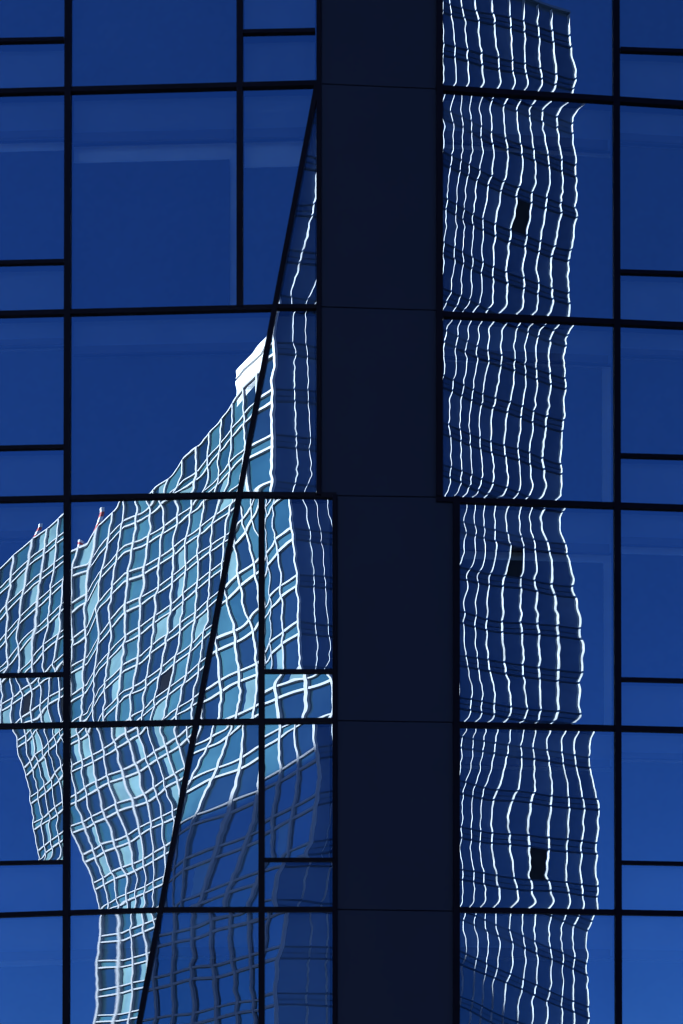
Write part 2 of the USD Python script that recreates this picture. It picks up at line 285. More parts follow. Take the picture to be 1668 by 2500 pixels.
TRACE['M4'][1] = tr('E', (-6, [(990, 60), (985, 210), (980, 330), (978, 460), (985, 560), (992, 650), (1000, 740), (1015, 820), (1022, 920), (1020, 1000), (1005, 1050)]))[0]
TRACE['M4'][0] = tr('E', (-7, [(945, 60), (940, 210), (930, 330), (920, 460), (922, 560), (925, 650), (928, 760), (930, 900), (935, 1000), (922, 1050)]))[0]
TRACE['N4'] = tr('E', (-3, [(1190, 40), (1200, 150), (1208, 280), (1212, 420), (1216, 560), (1220, 700), (1232, 820)]), (-2, [(1215, 40), (1222, 150), (1228, 280), (1238, 420), (1243, 560), (1248, 700), (1258, 820)]),
    (-1, [(1250, 40), (1252, 120), (1270, 220), (1285, 300), (1292, 420), (1300, 560), (1305, 700), (1308, 820)]), (0, [(1333, 40), (1345, 150), (1360, 260), (1368, 380), (1378, 560), (1380, 700), (1385, 820)]),
    (1, [(1400, 60), (1415, 150), (1430, 260), (1443, 380), (1445, 500), (1452, 620), (1455, 720), (1450, 820)]), (2, [(1455, 50), (1462, 150), (1480, 260), (1492, 370), (1497, 470), (1510, 620), (1512, 720), (1498, 820)]),
    (3, [(1503, 45), (1508, 100), (1522, 150), (1545, 280), (1560, 600)]))
TRACE['N4b'] = tr('E', (-3, [(1190, 840), (1160, 900), (1160, 980), (1180, 1050)]), (-2, [(1300, 840), (1272, 890), (1280, 980), (1295, 1050)]), (-1, [(1408, 840), (1418, 930), (1412, 1000), (1395, 1050)]), (0, [(1528, 840), (1545, 930), (1540, 1000), (1530, 1050)]))
TRACE['L5'] = seq('H', -34, [(280, 50), (290, 200), (305, 380), (325, 470), (350, 540), (395, 650), (440, 780), (455, 850), (460, 880)], [(318, 50), (325, 150), (335, 240), (350, 340), (370, 420), (400, 500), (430, 590), (460, 690), (490, 790), (505, 850), (515, 880)],
    [(365, 50), (380, 150), (385, 250), (405, 370), (430, 460), (460, 560), (490, 640), (520, 730), (545, 830), (555, 880)], [(415, 50), (425, 150), (440, 230), (460, 330), (485, 420), (515, 510), (540, 600), (575, 710), (595, 830), (600, 880)],
    [(465, 50), (480, 140), (495, 230), (520, 330), (545, 400), (575, 490), (605, 580), (620, 680), (630, 780), (635, 880)], [(525, 50), (530, 110), (555, 180), (580, 270), (610, 350), (635, 430), (655, 540), (665, 650), (675, 780), (670, 880)],
    [(590, 50), (605, 130), (640, 230), (665, 320), (690, 410), (705, 510), (710, 620), (715, 720), (705, 880)], [(645, 50), (660, 130), (690, 230), (720, 310), (740, 400), (755, 490), (762, 580), (770, 700), (760, 880)],
    [(690, 50), (705, 140), (730, 200), (755, 280), (780, 360), (800, 430), (812, 560)], [(745, 50), (765, 130), (790, 220), (825, 300), (840, 360)], [(805, 50), (830, 150), (845, 200), (860, 260)])
TRACE['E5'] = seq('H', -34, [(75, 60), (95, 180), (130, 300), (155, 450), (170, 560), (185, 650)], [(118, 60), (130, 150), (155, 250), (180, 370), (200, 500), (207, 580), (212, 650)], [(148, 60), (175, 200), (205, 320), (228, 450), (238, 560), (240, 650)],
    [(178, 60), (195, 130), (225, 240), (245, 350), (262, 430), (275, 560), (285, 650)], [(210, 60), (235, 180), (260, 260), (285, 340), (305, 450)], [(240, 60), (265, 150), (288, 220), (310, 300)])
TRACE['L6'] = seq('H', -34, [(476, 905), (470, 1050), (460, 1180), (460, 1300), (450, 1410)], [(562, 905), (567, 1040), (565, 1150), (560, 1250), (545, 1370), (538, 1410)], [(610, 905), (615, 1020), (620, 1150), (612, 1290), (605, 1350), (600, 1410)],
    [(660, 905), (672, 980), (685, 1040), (690, 1150), (685, 1300)], [(705, 905), (730, 980), (750, 1050)])
TRACE['M5'] = tr('H', (-7, [(930, 50), (880, 150), (830, 240), (800, 350), (790, 480), (770, 650), (760, 850)]), (-6, [(990, 50), (955, 140), (900, 250), (850, 370), (828, 480), (815, 600), (800, 740), (790, 870)]),
    (-5, [(1072, 50), (1040, 130), (1010, 220), (970, 310), (930, 390), (890, 480), (870, 560), (850, 660), (840, 780), (825, 870)]), (-4, [(1125, 50), (1118, 150), (1100, 280), (1080, 360), (1055, 450), (1010, 570), (980, 680), (950, 760), (930, 830), (915, 870)]),
    (-3, [(1208, 50), (1205, 150), (1200, 280), (1192, 360), (1178, 440), (1150, 530), (1110, 660), (1070, 760), (1040, 870)]), (-2, [(1290, 50), (1290, 200), (1285, 360), (1270, 480), (1240, 600), (1210, 700), (1185, 780), (1140, 860)]))
TRACE['N5'] = tr('H', (-2, [(1295, 50), (1290, 180), (1298, 240), (1275, 350), (1260, 480), (1255, 640)]), (-1, [(1358, 50), (1365, 130), (1375, 200), (1370, 330), (1350, 450), (1330, 550), (1325, 640)]),
    (0, [(1450, 50), (1455, 130), (1468, 220), (1470, 300), (1455, 440), (1435, 540), (1405, 640)]), (1, [(1528, 50), (1535, 200), (1535, 300), (1520, 450), (1500, 540), (1470, 640)]))
TRACE['N5b'] = tr('H', (-1, [(1225, 670), (1180, 760), (1170, 870)]), (0, [(1310, 670), (1272, 760), (1265, 870)]), (1, [(1425, 670), (1395, 770), (1380, 870)]), (2, [(1525, 670), (1495, 790), (1478, 870)]))
TRACE['M6'] = tr('H', (-8, [(640, 905), (640, 1050), (630, 1180), (640, 1290), (635, 1410)]), (-7, [(722, 905), (720, 1050), (710, 1180), (720, 1290), (715, 1410)]), (-6, [(808, 905), (800, 1050), (795, 1180), (800, 1290), (800, 1410)]), (-5, [(885, 905), (888, 1050), (883, 1200), (893, 1300), (900, 1410)]),
    (-4, [(975, 905), (975, 1030), (985, 1200), (993, 1300), (1005, 1410)]), (-3, [(1068, 905), (1060, 1000), (1075, 1150), (1090, 1300), (1097, 1410)]), (-2, [(1152, 905), (1145, 1030), (1155, 1180), (1165, 1300), (1175, 1410)]))
TRACE['N6'] = tr('H', (-2, [(1155, 905), (1145, 1040), (1130, 1150), (1130, 1410)]), (-1, [(1238, 905), (1220, 1040), (1202, 1150), (1202, 1410)]), (0, [(1322, 905), (1297, 1040), (1272, 1150), (1270, 1280), (1276, 1410)]), (1, [(1428, 905), (1420, 1100), (1408, 1300), (1405, 1410)]), (2, [(1500, 905), (1500, 1100), (1495, 1410)]))

# outline of the roof as seen in three of the panes
def zp(z, *pts): return [(Z[z][0] + SC * x, Z[z][1] + SC * y) for x, y in pts]
ROOFLINE = {'L3': (zp('C', (775, 840), (842, 765), (912, 700), (1010, 580), (1090, 480)), ROOF_A), 'L4': (zp('E', (325, 300), (400, 265), (455, 190), (570, 80), (650, 35)), ROOF_A),
            'E4': (zp('E', (0, 385), (65, 335), (158, 258), (220, 205), (285, 145)), ROOF_A), 'R1': (zp('B', (830, 0), (1045, 75)), ROOF_B)}
LIFT = {'L2': 0.06, 'S2': 0.06, 'S1': 0.06, 'S1b': 0.06, 'L1': 0.06}

def fill_lines(lines):
    """Interpolators x(y) of each line that carry on beside their neighbours where the line itself runs out."""
    items = sorted(lines, key=lambda l: l[0])
    P = []
    for k, pts in items:
        p = sorted(set(pts), key=lambda q: q[1]); y = np.array([q[1] for q in p]); x = np.array([q[0] for q in p])
        y = y + np.arange(len(y)) * 1e-6
        P.append((k, y[0], y[-1], PchipInterpolator(y, x)))
    longest = max(range(len(P)), key=lambda i: P[i][2] - P[i][1])
    order = sorted(range(len(P)), key=lambda i: abs(i - longest))
    done = {}
    for i in order:
        k, y0, y1, f = P[i]
        if i == longest:
            done[i] = lambda y, f=f, y0=y0, y1=y1: f(np.clip(y, y0, y1))
        else:
            g = done[i + 1] if i < longest else done[i - 1]
            def h(y, f=f, g=g, y0=y0, y1=y1):
                c = np.clip(y, y0, y1); a = f(c)
                return np.where(c == y, a, g(y) + (a - g(c)))
            done[i] = h
    return [(P[i][0], done[i]) for i in range(len(P))]

def smooth_noise(shape, cells, r):
    """Value noise on a grid, cells = number of lattice cells down and across."""
    from scipy.ndimage import zoom
    g = r.standard_normal((max(3, int(cells[0]) + 3), max(3, int(cells[1]) + 3)))
    z = zoom(g, (shape[0] / (g.shape[0] - 2), shape[1] / (g.shape[1] - 2)), order=3, mode='nearest')
    o0, o1 = (z.shape[0] - shape[0]) // 2, (z.shape[1] - shape[1]) // 2
    return z[o0:o0 + shape[0], o1:o1 + shape[1]]

def pane_mesh(key, quad, P, step=4.0):
    """A sheet of float glass with its own ripple: fine grid with the surface normals that roller waves and edge kinks give it."""
    q = np.array(quad, float)
    w = max(np.linalg.norm(q[1] - q[0]), np.linalg.norm(q[2] - q[3])); h = max(np.linalg.norm(q[3] - q[0]), np.linalg.norm(q[2] - q[1]))
    nu, nv = max(4, int(w / step)), max(4, int(h / step))
    U, V = np.meshgrid(np.linspace(0, 1, nu + 1), np.linspace(0, 1, nv + 1))
    px = (q[0] * ((1 - U) * (1 - V))[..., None] + q[1] * (U * (1 - V))[..., None] + q[2] * (U * V)[..., None] + q[3] * ((1 - U) * V)[..., None])
    X = hit(px[..., 0], px[..., 1], P)
    d = X - EYEP; d /= np.linalg.norm(d, axis=-1, keepdims=True)
    n0 = P[1]
    r = d - 2 * (d @ n0)[..., None] * n0
    az = r[..., :2] / np.linalg.norm(r[..., :2], axis=-1, keepdims=True)
    te = r[..., 2] / np.linalg.norm(r[..., :2], axis=-1)
    x, y = px[..., 0], px[..., 1]
    rr = np.random.default_rng(abs(hash(key)) % 1000 if False else sum(ord(c) * (i + 3) for i, c in enumerate(key)))
    wob = smooth_noise(U.shape, (h / 22, w / 90), rr) * 1.6 + smooth_noise(U.shape, (h / 11, w / 60), rr) * 0.9 + smooth_noise(U.shape, (h / 70, w / 110), rr) * 1.0
    wob_v = smooth_noise(U.shape, (h / 60, w / 70), rr) * 2.5
    edge = np.exp(-np.minimum(V, 1 - V) * h / 16.0)
    kink = 5.5 if P is not F3 else 1.5          # the pinched rims of the toughened panes
    wob = wob + edge * kink * smooth_noise(U.shape, (h / 16, w / 34), rr)
    wob_v = wob_v + edge * kink * 1.5 * smooth_noise(U.shape, (h / 16, w / 34), rr)
    if key in TRACE:
        L = fill_lines(TRACE[key])
        xs = np.stack([f(y) for _, f in L], -1) + wob[..., None]
        ss = s_of(np.array([k for k, _ in L]))
        xs = np.maximum.accumulate(xs + np.arange(len(L)) * 1e-4, -1)
        sl = (xs[..., 0:1] * 0)
        m = min(3, len(L) - 1)
        gl = (ss[m] - ss[0]) / np.maximum(xs[..., m] - xs[..., 0], 8)
        gr = (ss[-1] - ss[-1 - m]) / np.maximum(xs[..., -1] - xs[..., -1 - m], 8)
        s = np.empty_like(x)
        for i in range(x.shape[0]):
            for j in range(x.shape[1]):
                s[i, j] = np.interp(x[i, j], xs[i, j], ss)
        s = np.where(x < xs[..., 0], ss[0] + (x - xs[..., 0]) * gl, s)
        s = np.where(x > xs[..., -1], ss[-1] + (x - xs[..., -1]) * gr, s)
        t = P_of(s) - X[..., :2]
        dist = np.linalg.norm(t, axis=-1)
        az = t / dist[..., None]
        if key in ROOFLINE:
            pts, zr = ROOFLINE[key]
            pts = sorted(pts)
            off = []
            for a, b in pts:
                i = np.unravel_index(np.argmin((x - a) ** 2 + (y - b) ** 2), x.shape)
                off.append((zr - X[i][2]) / dist[i] - te[i])
            te = te + np.interp(x, [p[0] for p in pts], off)
    else:
        th = TURN.get(key, 0)
        az = np.stack([az[..., 0] * math.cos(th) - az[..., 1] * math.sin(th), az[..., 0] * math.sin(th) + az[..., 1] * math.cos(th)], -1)
    te = te + SHEAR_LOW.get(key, 0) * (np.mean(x) - x) / FPX * np.clip(2.5 * V - 0.4, 0, 1)
    te = te + SHEAR.get(key, 0) * (np.mean(x) - x) / FPX
    te = te + wob_v / FPX + LIFT.get(key, 0) + VOFF.get(key, 0)
    rn = np.concatenate([az / np.linalg.norm(az, axis=-1, keepdims=True), te[..., None]], -1)
    rn /= np.linalg.norm(rn, axis=-1, keepdims=True)
    n = rn - d
    n /= np.linalg.norm(n, axis=-1, keepdims=True)
    REPORT.append((key, math.degrees(float(np.max(np.arccos(np.clip(n @ n0, -1, 1))))), math.degrees(float(np.mean(np.arccos(np.clip(n @ n0, -1, 1)))))))
    ids = np.arange((nu + 1) * (nv + 1)).reshape(nv + 1, nu + 1)
    f = np.stack([ids[:-1, :-1], ids[1:, :-1], ids[1:, 1:], ids[:-1, 1:]], -1).reshape(-1, 4)
    return X.reshape(-1, 3), np.vstack([f[:, [0, 1, 2]], f[:, [0, 2, 3]]]), n.reshape(-1, 3)
VOFF = {'M5': 35 / 3000, 'N5': -30 / 3000, 'R6': 0.02}
SHEAR = {'M5': 0.21, 'N5': 0.25, 'R2': -0.22, 'R3': -0.2, 'R4': -0.06, 'R5': -0.06, 'R6': -0.45}
SHEAR_LOW = {'L4': 0.28, 'E4': 0.2}
TURN = {'E5b': -0.07, 'E6': -0.07}
REPORT = []

# ------------------------------------------------------------------ the ground
obj('street', obox((-400, -600, -0.5), (800, 0, 0), (0, 1000, 0), (0, 0, 0.5)), 'asphalt')
tag(stage.GetPrimAtPath('/World/street'), kind='structure')
obj('pavement', obox((-30, -6, 0.004), (60, 0, 0), (0, 5.4, 0), (0, 0, 0.13)), 'paving')
tag(stage.GetPrimAtPath('/World/pavement'), kind='structure')

# ------------------------------------------------------------------ the glass building
bld = thing('glass_building', 'dark blue mirror-glass building with black frames, slanting crease bar and navy pier, filling the view', 'building', (0, 0, 0))
XL, XR, YT, YB = -150, 1830, -229, 2775
def line(p0, p1): return lambda x: p0[1] + (p1[1] - p0[1]) * (np.asarray(x, float) - p0[0]) / (p1[0] - p0[0])
HL = [line((0, -212), (770, -234)), line((0, 226), (770, 206)), line((0, 768), (770, 750)), line((0, 1221), (585, 1209)), line((0, 1774), (480, 1764)), line((0, 2235), (391, 2222)), line((0, 2778), (300, 2772))]
HM = [None, None, line((660, 751), (783, 751)), line((585, 1209), (822, 1211)), line((480, 1764), (822, 1760)), line((391, 2222), (822, 2221)), line((285, 2772), (822, 2772))]
HR = [line((1072, -240), (1668, -205)), line((1072, 218), (1668, 256)), line((1072, 769), (1668, 796)), line((1072, 1221), (1668, 1241)), line((1120, 1770), (1668, 1783)), line((1120, 2222), (1668, 2231)), line((1120, 2770), (1668, 2778))]
def V1(y): return 167 - 5 * np.asarray(y, float) / 2500
def V4(y): return 1504 + 6 * np.asarray(y, float) / 2500
PL = lambda i: 783 if i < 3 else 822            # left edge of the pier by storey
PR = lambda i: 1072 if i < 3 else 1113
SHORT_L = [101, 643, 1095, 1650, 2108, None]
SHORT_R = [125, 667, 1115, 1661, 2108, None]

panes = []
def quad_between(xl, xr, top, bot):
    """Corners where two side lines meet a top and a bottom line; all as functions."""
    def corner(fx, fy):
        x = fx(1000); 
        for _ in range(6):
            yy = fy(x); x = fx(yy)
        return (float(x), float(fy(x)))
    return [corner(xl, top), corner(xr, top), corner(xr, bot), corner(xl, bot)]
const = lambda c: (lambda y: c)
def short(y, slope): return lambda x: y + slope * np.asarray(x, float)
VA, VB = const(586), const(639)
for i in range(6):
    sl = SHORT_L[i]; top, bot = HL[i], HL[i + 1]
    e = 'E%d' % (i + 1)
    if sl is None: panes.append((e, quad_between(const(XL), V1, top, bot), F1, 'blind'))
    else:
        m = short(sl, -0.02)
        panes.append((e, quad_between(const(XL), V1, top, m), F1, 'blind')); panes.append((e + 'b', quad_between(const(XL), V1, m, bot), F1, 'plain'))
    if i < 2: panes.append(('L%d' % (i + 1), quad_between(V1, VA, top, bot), F1, 'blind'))
    else: panes.append(('L%d' % (i + 1), quad_between(V1, diag_x, top, bot), F1, 'blind' if i != 3 and i != 4 else 'plain'))
    if i == 0:
        m = short(92, -0.02)
        panes.append(('S1', quad_between(VA, const(776), top, m), F1, 'plain')); panes.append(('S1b', quad_between(VA, const(776), m, bot), F1, 'plain'))
    if i == 1:
        panes.append(('S2', quad_between(VA, diag_x, top, bot), F1, 'blind'))
        panes.append(('W2', quad_between(diag_x, const(776), const(215), HM[2]), F2, 'plain'))
    if i == 2: panes.append(('W3', quad_between(diag_x, const(776), HM[2], HM[3]), F2, 'plain'))
    if i > 2:
        panes.append(('M%d' % (i + 1), quad_between(diag_x, VB, HM[i], HM[i + 1]), F2, 'plain' if i < 5 else 'blind'))
        sm = {3: 1640, 4: 2100, 5: None}[i]
        if sm is None: panes.append(('N%d' % (i + 1), quad_between(VB, const(815), HM[i], HM[i + 1]), F2, 'plain'))
        else:
            panes.append(('N%d' % (i + 1), quad_between(VB, const(815), HM[i], short(sm, 0)), F2, 'plain')); panes.append(('N%db' % (i + 1), quad_between(VB, const(815), short(sm, 0), HM[i + 1]), F2, 'plain'))
    panes.append(('R%d' % (i + 1), quad_between(const(PR(i)), V4, HR[i], HR[i + 1]), F3, 'blind'))
    sr = SHORT_R[i]
    if sr is None: panes.append(('K%d' % (i + 1), quad_between(V4, const(XR), HR[i], HR[i + 1]), F3, 'blind'))
    else:
        m = lambda x, sr=sr, k=0.035 - i * 0.004: sr + (np.asarray(x, float) - 1590) * k
        panes.append(('K%d' % (i + 1), quad_between(V4, const(XR), HR[i], m), F3, 'blind')); panes.append(('K%db' % (i + 1), quad_between(V4, const(XR), m, HR[i + 1]), F3, 'plain'))

def inner(quad, fl, fr, ft, fb):
    q = np.array(quad, float)
    def at(u, v): return q[0] * (1 - u) * (1 - v) + q[1] * u * (1 - v) + q[2] * u * v + q[3] * (1 - u) * v
    return [tuple(at(fl, ft)), tuple(at(fr, ft)), tuple(at(fr, fb)), tuple(at(fl, fb))]

for key, quad, P, back in panes:
    v, f, n = pane_mesh(key, quad, P)
    pane = obj('window_pane', (v, f), 'mirror_glass', bld, normals=n)
    small = abs(quad[1][0] - quad[0][0]) < 30
    if back == 'plain':
        obj('spandrel_panel', prism(inner(quad, 0.0, 1.0, 0.0, 1.0), P, -0.16, 0.2), 'spandrel_grey', pane)
    else:
        hgt = quad[3][1] - quad[0][1]
        f0 = {'E2': 0.23, 'L2': 0.20, 'S2': 0.2}.get(key, 0.19)
        obj('ceiling_edge', prism(inner(quad, 0.0, 1.0, 0.0, f0 - 0.005), P, -0.16, 0.2), 'spandrel_grey', pane)
        obj('blind_cassette', prism(inner(quad, 0.02, 0.96, f0 - 0.03, f0 + 0.01), P, -0.09, 0.13), 'header_dark', pane)
        obj('room_lining', prism(inner(quad, 0.0, 1.0, f0, 1.0), P, -0.24, 0.26), 'soffit_light', pane)
        dr = np.random.default_rng(sum(map(ord, key)) * 7)
        drop = {'L2': 0.29, 'S2': 0.33, 'E2': 0.30, 'R4': 0.235, 'K4': 0.245}.get(key, f0 + 0.015 + 0.02 * dr.random())
        obj('roller_blind', prism(inner(quad, 0.015, 0.93 if key in ('L2', 'R3', 'R4', 'K2') else 0.985, drop, 0.995), P, -0.17, 0.18), 'blind_grey', pane)

# frames
def beam(name, p0, p1, w, P, out, horizontal, back=0.16, mat='frame_black', label=None):
    return obj(name, bar(p0, p1, w, P, out, back, horizontal), mat, bld, label=label)
beam('mullion', (V1(YT), YT), (V1(YB), YB), 15.5, F1, 0.05, False)
beam('mullion', (586, -235), (586, 752), 15, F1, 0.05, False)
beam('mullion', (639, 1211), (639, 2772), 15, F2, 0.05, False)
beam('mullion', (V4(YT), YT), (V4(YB), YB), 15.5, F3, 0.05, False)
beam('mullion', (XL, YT), (XL, YB), 17, F1, 0.05, False)
beam('mullion', (XR, YT), (XR, YB), 17, F3, 0.05, False)
beam('diagonal_mullion', (diag_x(206), 206), (diag_x(2775), 2775), 12.5, F2, 0.06, False, label='slanting black crease bar')
for i in range(7):
    if i < 2: xe = 776
    else: xe = float(diag_x(HL[i](500)))
    beam('transom', (XL, HL[i](XL)), (xe, HL[i](xe)), 11.5, F1, 0.042, True)
    if i >= 2:
        x1 = 776 if i < 3 else 822
        beam('transom', (xe, HM[i](xe)), (x1, HM[i](x1)), 12 if i > 2 else 10, F2, 0.042, True)
    x0 = 1064 if i < 3 else (1064 if i == 3 else 1105)
    beam('transom', (x0, HR[i](x0)), (XR, HR[i](XR)), 12.5, F3, 0.042, True)
for i in range(5):
    beam('transom', (XL, SHORT_L[i] - 0.02 * XL), (V1(900) - 8, SHORT_L[i] - 0.02 * 158), 9, F1, 0.036, True)
    k = 0.035 - i * 0.004
    beam('transom', (V4(900) + 8, SHORT_R[i] + (1516 - 1590) * k), (XR, SHORT_R[i] + (XR - 1590) * k), 9, F3, 0.036, True)
beam('transom', (593, 92 - 12), (770, 92 - 15.5), 9, F1, 0.036, True)
beam('transom', (646, 1640), (815, 1640), 9, F2, 0.036, True)
beam('transom', (646, 2100), (815, 2100), 9, F2, 0.036, True)
# the pier
for i in range(6):
    l, r = PL(i), PR(i)
    pt = lambda x, j: (HL[j](776) if j < 3 else HM[j](815)) + (x - (783 if j < 3 else 822)) * (0.042 if j < 2 else 0.03 if j == 2 else 0.014)
    g = 1.4
    obj('pier_panel', prism([(l + 2, pt(l, i) + g), (r - 6, pt(r, i) + g), (r - 6, pt(r, i + 1) - g), (l + 2, pt(l, i + 1) - g)], F3, 0.012, 0.05), 'pier_navy', bld)
    obj('mullion', bar((l - 5, pt(l, i)), (l - 5, pt(l, i + 1)), 11, F3, 0.056, 0.2, False), 'frame_black', bld)
    obj('mullion', bar((r + 1, pt(r, i)), (r + 1, pt(r, i + 1)), 16, F3, 0.056, 0.2, False), 'frame_black', bld)
obj('pier_backing', prism([(770, -235), (1085, -235), (1085, 1212), (770, 1212)], F3, -0.045, 0.12), 'joint_black', bld)
obj('pier_backing', prism([(806, 1212), (1125, 1212), (1125, 2775), (806, 2775)], F3, -0.045, 0.12), 'joint_black', bld)

# the body of the building round and behind the glass
xa, xb = hit(XL, 1200, F1), hit(XR, 1200, F3)
zt, zb = float(hit(800, YT - 6, F2)[2]), float(hit(800, YB, F2)[2])
yb = 14.0
ya1, ya3 = xa[1], xb[1]
obj('wall', obox((xa[0] - 6, yb, 0), (xb[0] - xa[0] + 12, 0, 0), (0, 0.3, 0), (0, 0, zt + 2)), 'pier_navy', bld, label='rear wall')
obj('wall', obox((xa[0] - 6, ya1 + 0.1, 0), (6 - 0.05, 0, 0), (0, yb - ya1 - 0.1, 0), (0, 0, zt + 2)), 'pier_navy', bld)
obj('wall', obox((xb[0] + 0.05, ya3 + 0.1, 0), (5.9, 0, 0), (0, yb - ya3 - 0.1, 0), (0, 0, zt + 2)), 'pier_navy', bld)
obj('wall', obox((xa[0] - 0.04, 0.9, 0), (xb[0] - xa[0] + 0.08, 0, 0), (0, 0.2, 0), (0, 0, zt + 0.1)), 'joint_black', bld, label='dark inner wall behind the windows')
obj('roof', obox((xa[0] - 6, 0.3, zt + 2.01), (xb[0] - xa[0] + 12, 0, 0), (0, yb, 0), (0, 0, 0.3)), 'roof_grey', bld)
obj('base_wall', obox((xa[0] - 0.04, 0.42, 0), (xb[0] - xa[0] + 0.08, 0, 0), (0, 0.46, 0), (0, 0, zb - 0.1)), 'pier_navy', bld)
obj('parapet', obox((xa[0] - 0.04, 0.42, zt + 0.12), (xb[0] - xa[0] + 0.08, 0, 0), (0, 0.46, 0), (0, 0, 1.85)), 'pier_navy', bld)

# ------------------------------------------------------------------ the tower across the street, mirrored in the glass
def v3(xy, z): return np.array([xy[0], xy[1], z], float)
def along(s): return P_of(np.array(s))
tow = thing('gridded_tower', 'tall tower with white window grid and white-finned shaded side, mirrored wavy in the glass', 'building', (TC[0], TC[1], 0))
def face_box(s0, s1, z0, z1, out, back, dirn, nrm):
    o = TC + dirn * s0 - nrm * back
    return obox(v3(o, z0), v3(dirn * (s1 - s0), 0), v3(nrm * (out + back), 0), (0, 0, z1 - z0))
LA, LB = N_A * BAY_A, float(s_of(N_B))
depth = 24.0
# cores: closed bodies behind the two faces
ca, cb = TC - NA * 0.3, TC
ends = [TC - (NA + NB) * 0.12, TC + DA * (LA - 0.1) - NA * 0.12, TC + DA * LA - NA * depth, TC + DB * (LB - 0.1) + DA * depth * 0.6, TC + DB * (LB - 0.05) - NB * 0.12]
from shapely.geometry import Polygon
poly = Polygon([tuple(e) for e in ends])
body = trimesh.creation.extrude_polygon(poly, ROOF_A - 0.6)
obj('core', body, 'roof_grey', tow)
zs = np.arange(1.0, ROOF_A - FLOOR + 1.5, FLOOR)
ztop = zs[-1] + FLOOR
# windows that stand open: (bay, storey)
OPEN_A = {(21, 18), (26, 18), (30, 19)}
OPEN_B = {(27, 23), (27, 15), (27, 8)}
mats = {m: MB() for m in ('cell_pale', 'cell_teal', 'cell_mid', 'cell_dark', 'cell_spandrel', 'open_black')}
colkind = {k: rng.choice(['mixed', 'mixed', 'mixed', 'mixed', 'teal', 'dark']) for k in range(N_A)}
for fi, z in enumerate(zs):
    blockkind = None
    for k in range(N_A):
        s0 = k * BAY_A
        if k % 4 == 0 or blockkind is None: blockkind = rng.random()
        u = rng.random()
        ck = colkind[k]
        if ck == 'teal': m = 'cell_teal' if u < 0.85 else 'cell_mid'
        elif ck == 'dark': m = 'cell_dark' if u < 0.8 else 'cell_mid'
        else: m = ('cell_pale' if u < 0.55 else 'cell_mid' if u < 0.75 else 'cell_dark') if blockkind < 0.42 else ('cell_dark' if u < 0.6 else 'cell_mid' if u < 0.85 else 'cell_pale')
        if (k, fi) in OPEN_A: m = 'open_black'
        fr = 0.05 if m == 'open_black' else 0.0
        if m == 'cell_pale':     # a pale blind drawn over part of the window
            cut = s0 + BAY_A * rng.choice([0.0, 0.28, 0.4])
            if cut > s0: mats['cell_dark'].add(*face_box(s0 + (BAY_A - (cut - s0)), s0 + BAY_A, z + 1.0, z + FLOOR, 0.0, 0.1, DA, NA))
            mats[m].add(*face_box(s0, s0 + BAY_A - (cut - s0), z + 1.0, z + FLOOR, 0.0, 0.1, DA, NA))
        else:
            mats[m].add(*face_box(s0, s0 + BAY_A, z + 1.0, z + FLOOR, 0.0, 0.1, DA, NA))
        mats['cell_spandrel' if rng.random() < 0.7 else 'cell_teal'].add(*face_box(s0, s0 + BAY_A, z + 0.0, z + 1.0, 0.0, 0.1, DA, NA))
for m, b in mats.items():
    obj('window_panel', b.mesh(), m, tow, kind='stuff')
for k in range(1, N_A + 1):
    obj('vertical_bar', face_box(k * BAY_A - 0.15, k * BAY_A + 0.15, 0, ztop, 0.22, 0.06, DA, NA), 'white_frame', tow)
for z in list(zs) + [ztop]:
    obj('floor_band', face_box(0.0, LA + 0.1, z - 0.11, z + 0.11, 0.17, 0.055, DA, NA), 'white_frame', tow)
    if z < ztop: obj('floor_band', face_box(0.0, LA + 0.1, z + 0.90, z + 1.09, 0.17, 0.055, DA, NA), 'white_frame', tow)
c0 = TC + (NA + NB) * 0.10
obj('corner_post', obox(v3(TC + DA * 0.16 + NA * 0.235 , 0), v3(-DA * 0.26, 0), v3(-NA * 0.3, 0), (0, 0, ztop)), 'white_frame', tow)
# finned side
pb, bb, db, pp = MB(), MB(), MB(), MB()
zsb = list(zs) + ([ztop] if ztop + 0.1 < ROOF_B else [])
for fi, z in enumerate(zsb):
    z1 = min(z + FLOOR, ROOF_B)
    for k in range(0, N_B):
        s0, s1 = float(s_of(k)), float(s_of(k + 1))
        tgt = db if (k, fi) in OPEN_B else pp if rng.random() < 0.16 else pb
        tgt.add(*face_box(s0, s1, z + 0.95, z1, -0.02 if tgt is db else 0.0, 0.1, DB, NB))
    bb.add(*face_box(0.12, LB, z, z + 0.95, 0.012, 0.1, DB, NB))
obj('side_window', pb.mesh(), 'side_glass', tow, kind='stuff')
obj('side_window', pp.mesh(), 'side_glass_pale', tow, kind='stuff')
obj('open_window', db.mesh(), 'open_black', tow, kind='stuff')
obj('side_band', bb.mesh(), 'side_band', tow, kind='stuff')
for z in zsb:
    obj('side_ledge', face_box(0.12, LB, z - 0.07, z + 0.07, 0.06, 0.05, DB, NB), 'side_joint', tow)
    obj('side_ledge', face_box(0.12, LB, z + 0.42, z + 0.49, 0.04, 0.05, DB, NB), 'side_joint', tow)
    obj('side_ledge', face_box(0.12, LB, z + 0.9, z + 1.02, 0.06, 0.05, DB, NB), 'side_joint', tow)
def fin_piece(s, z0, z1, depth=0.22):
    sec = np.array([(-0.075, 0.0), (0.05, 0.0), (0.03, depth), (0.012, depth)])
    p = [TC + DB * (s + a) + NB * b for a, b in sec]
    v = np.array([v3(q, z0) for q in p] + [v3(q, z1) for q in p])
    return v, BOXF
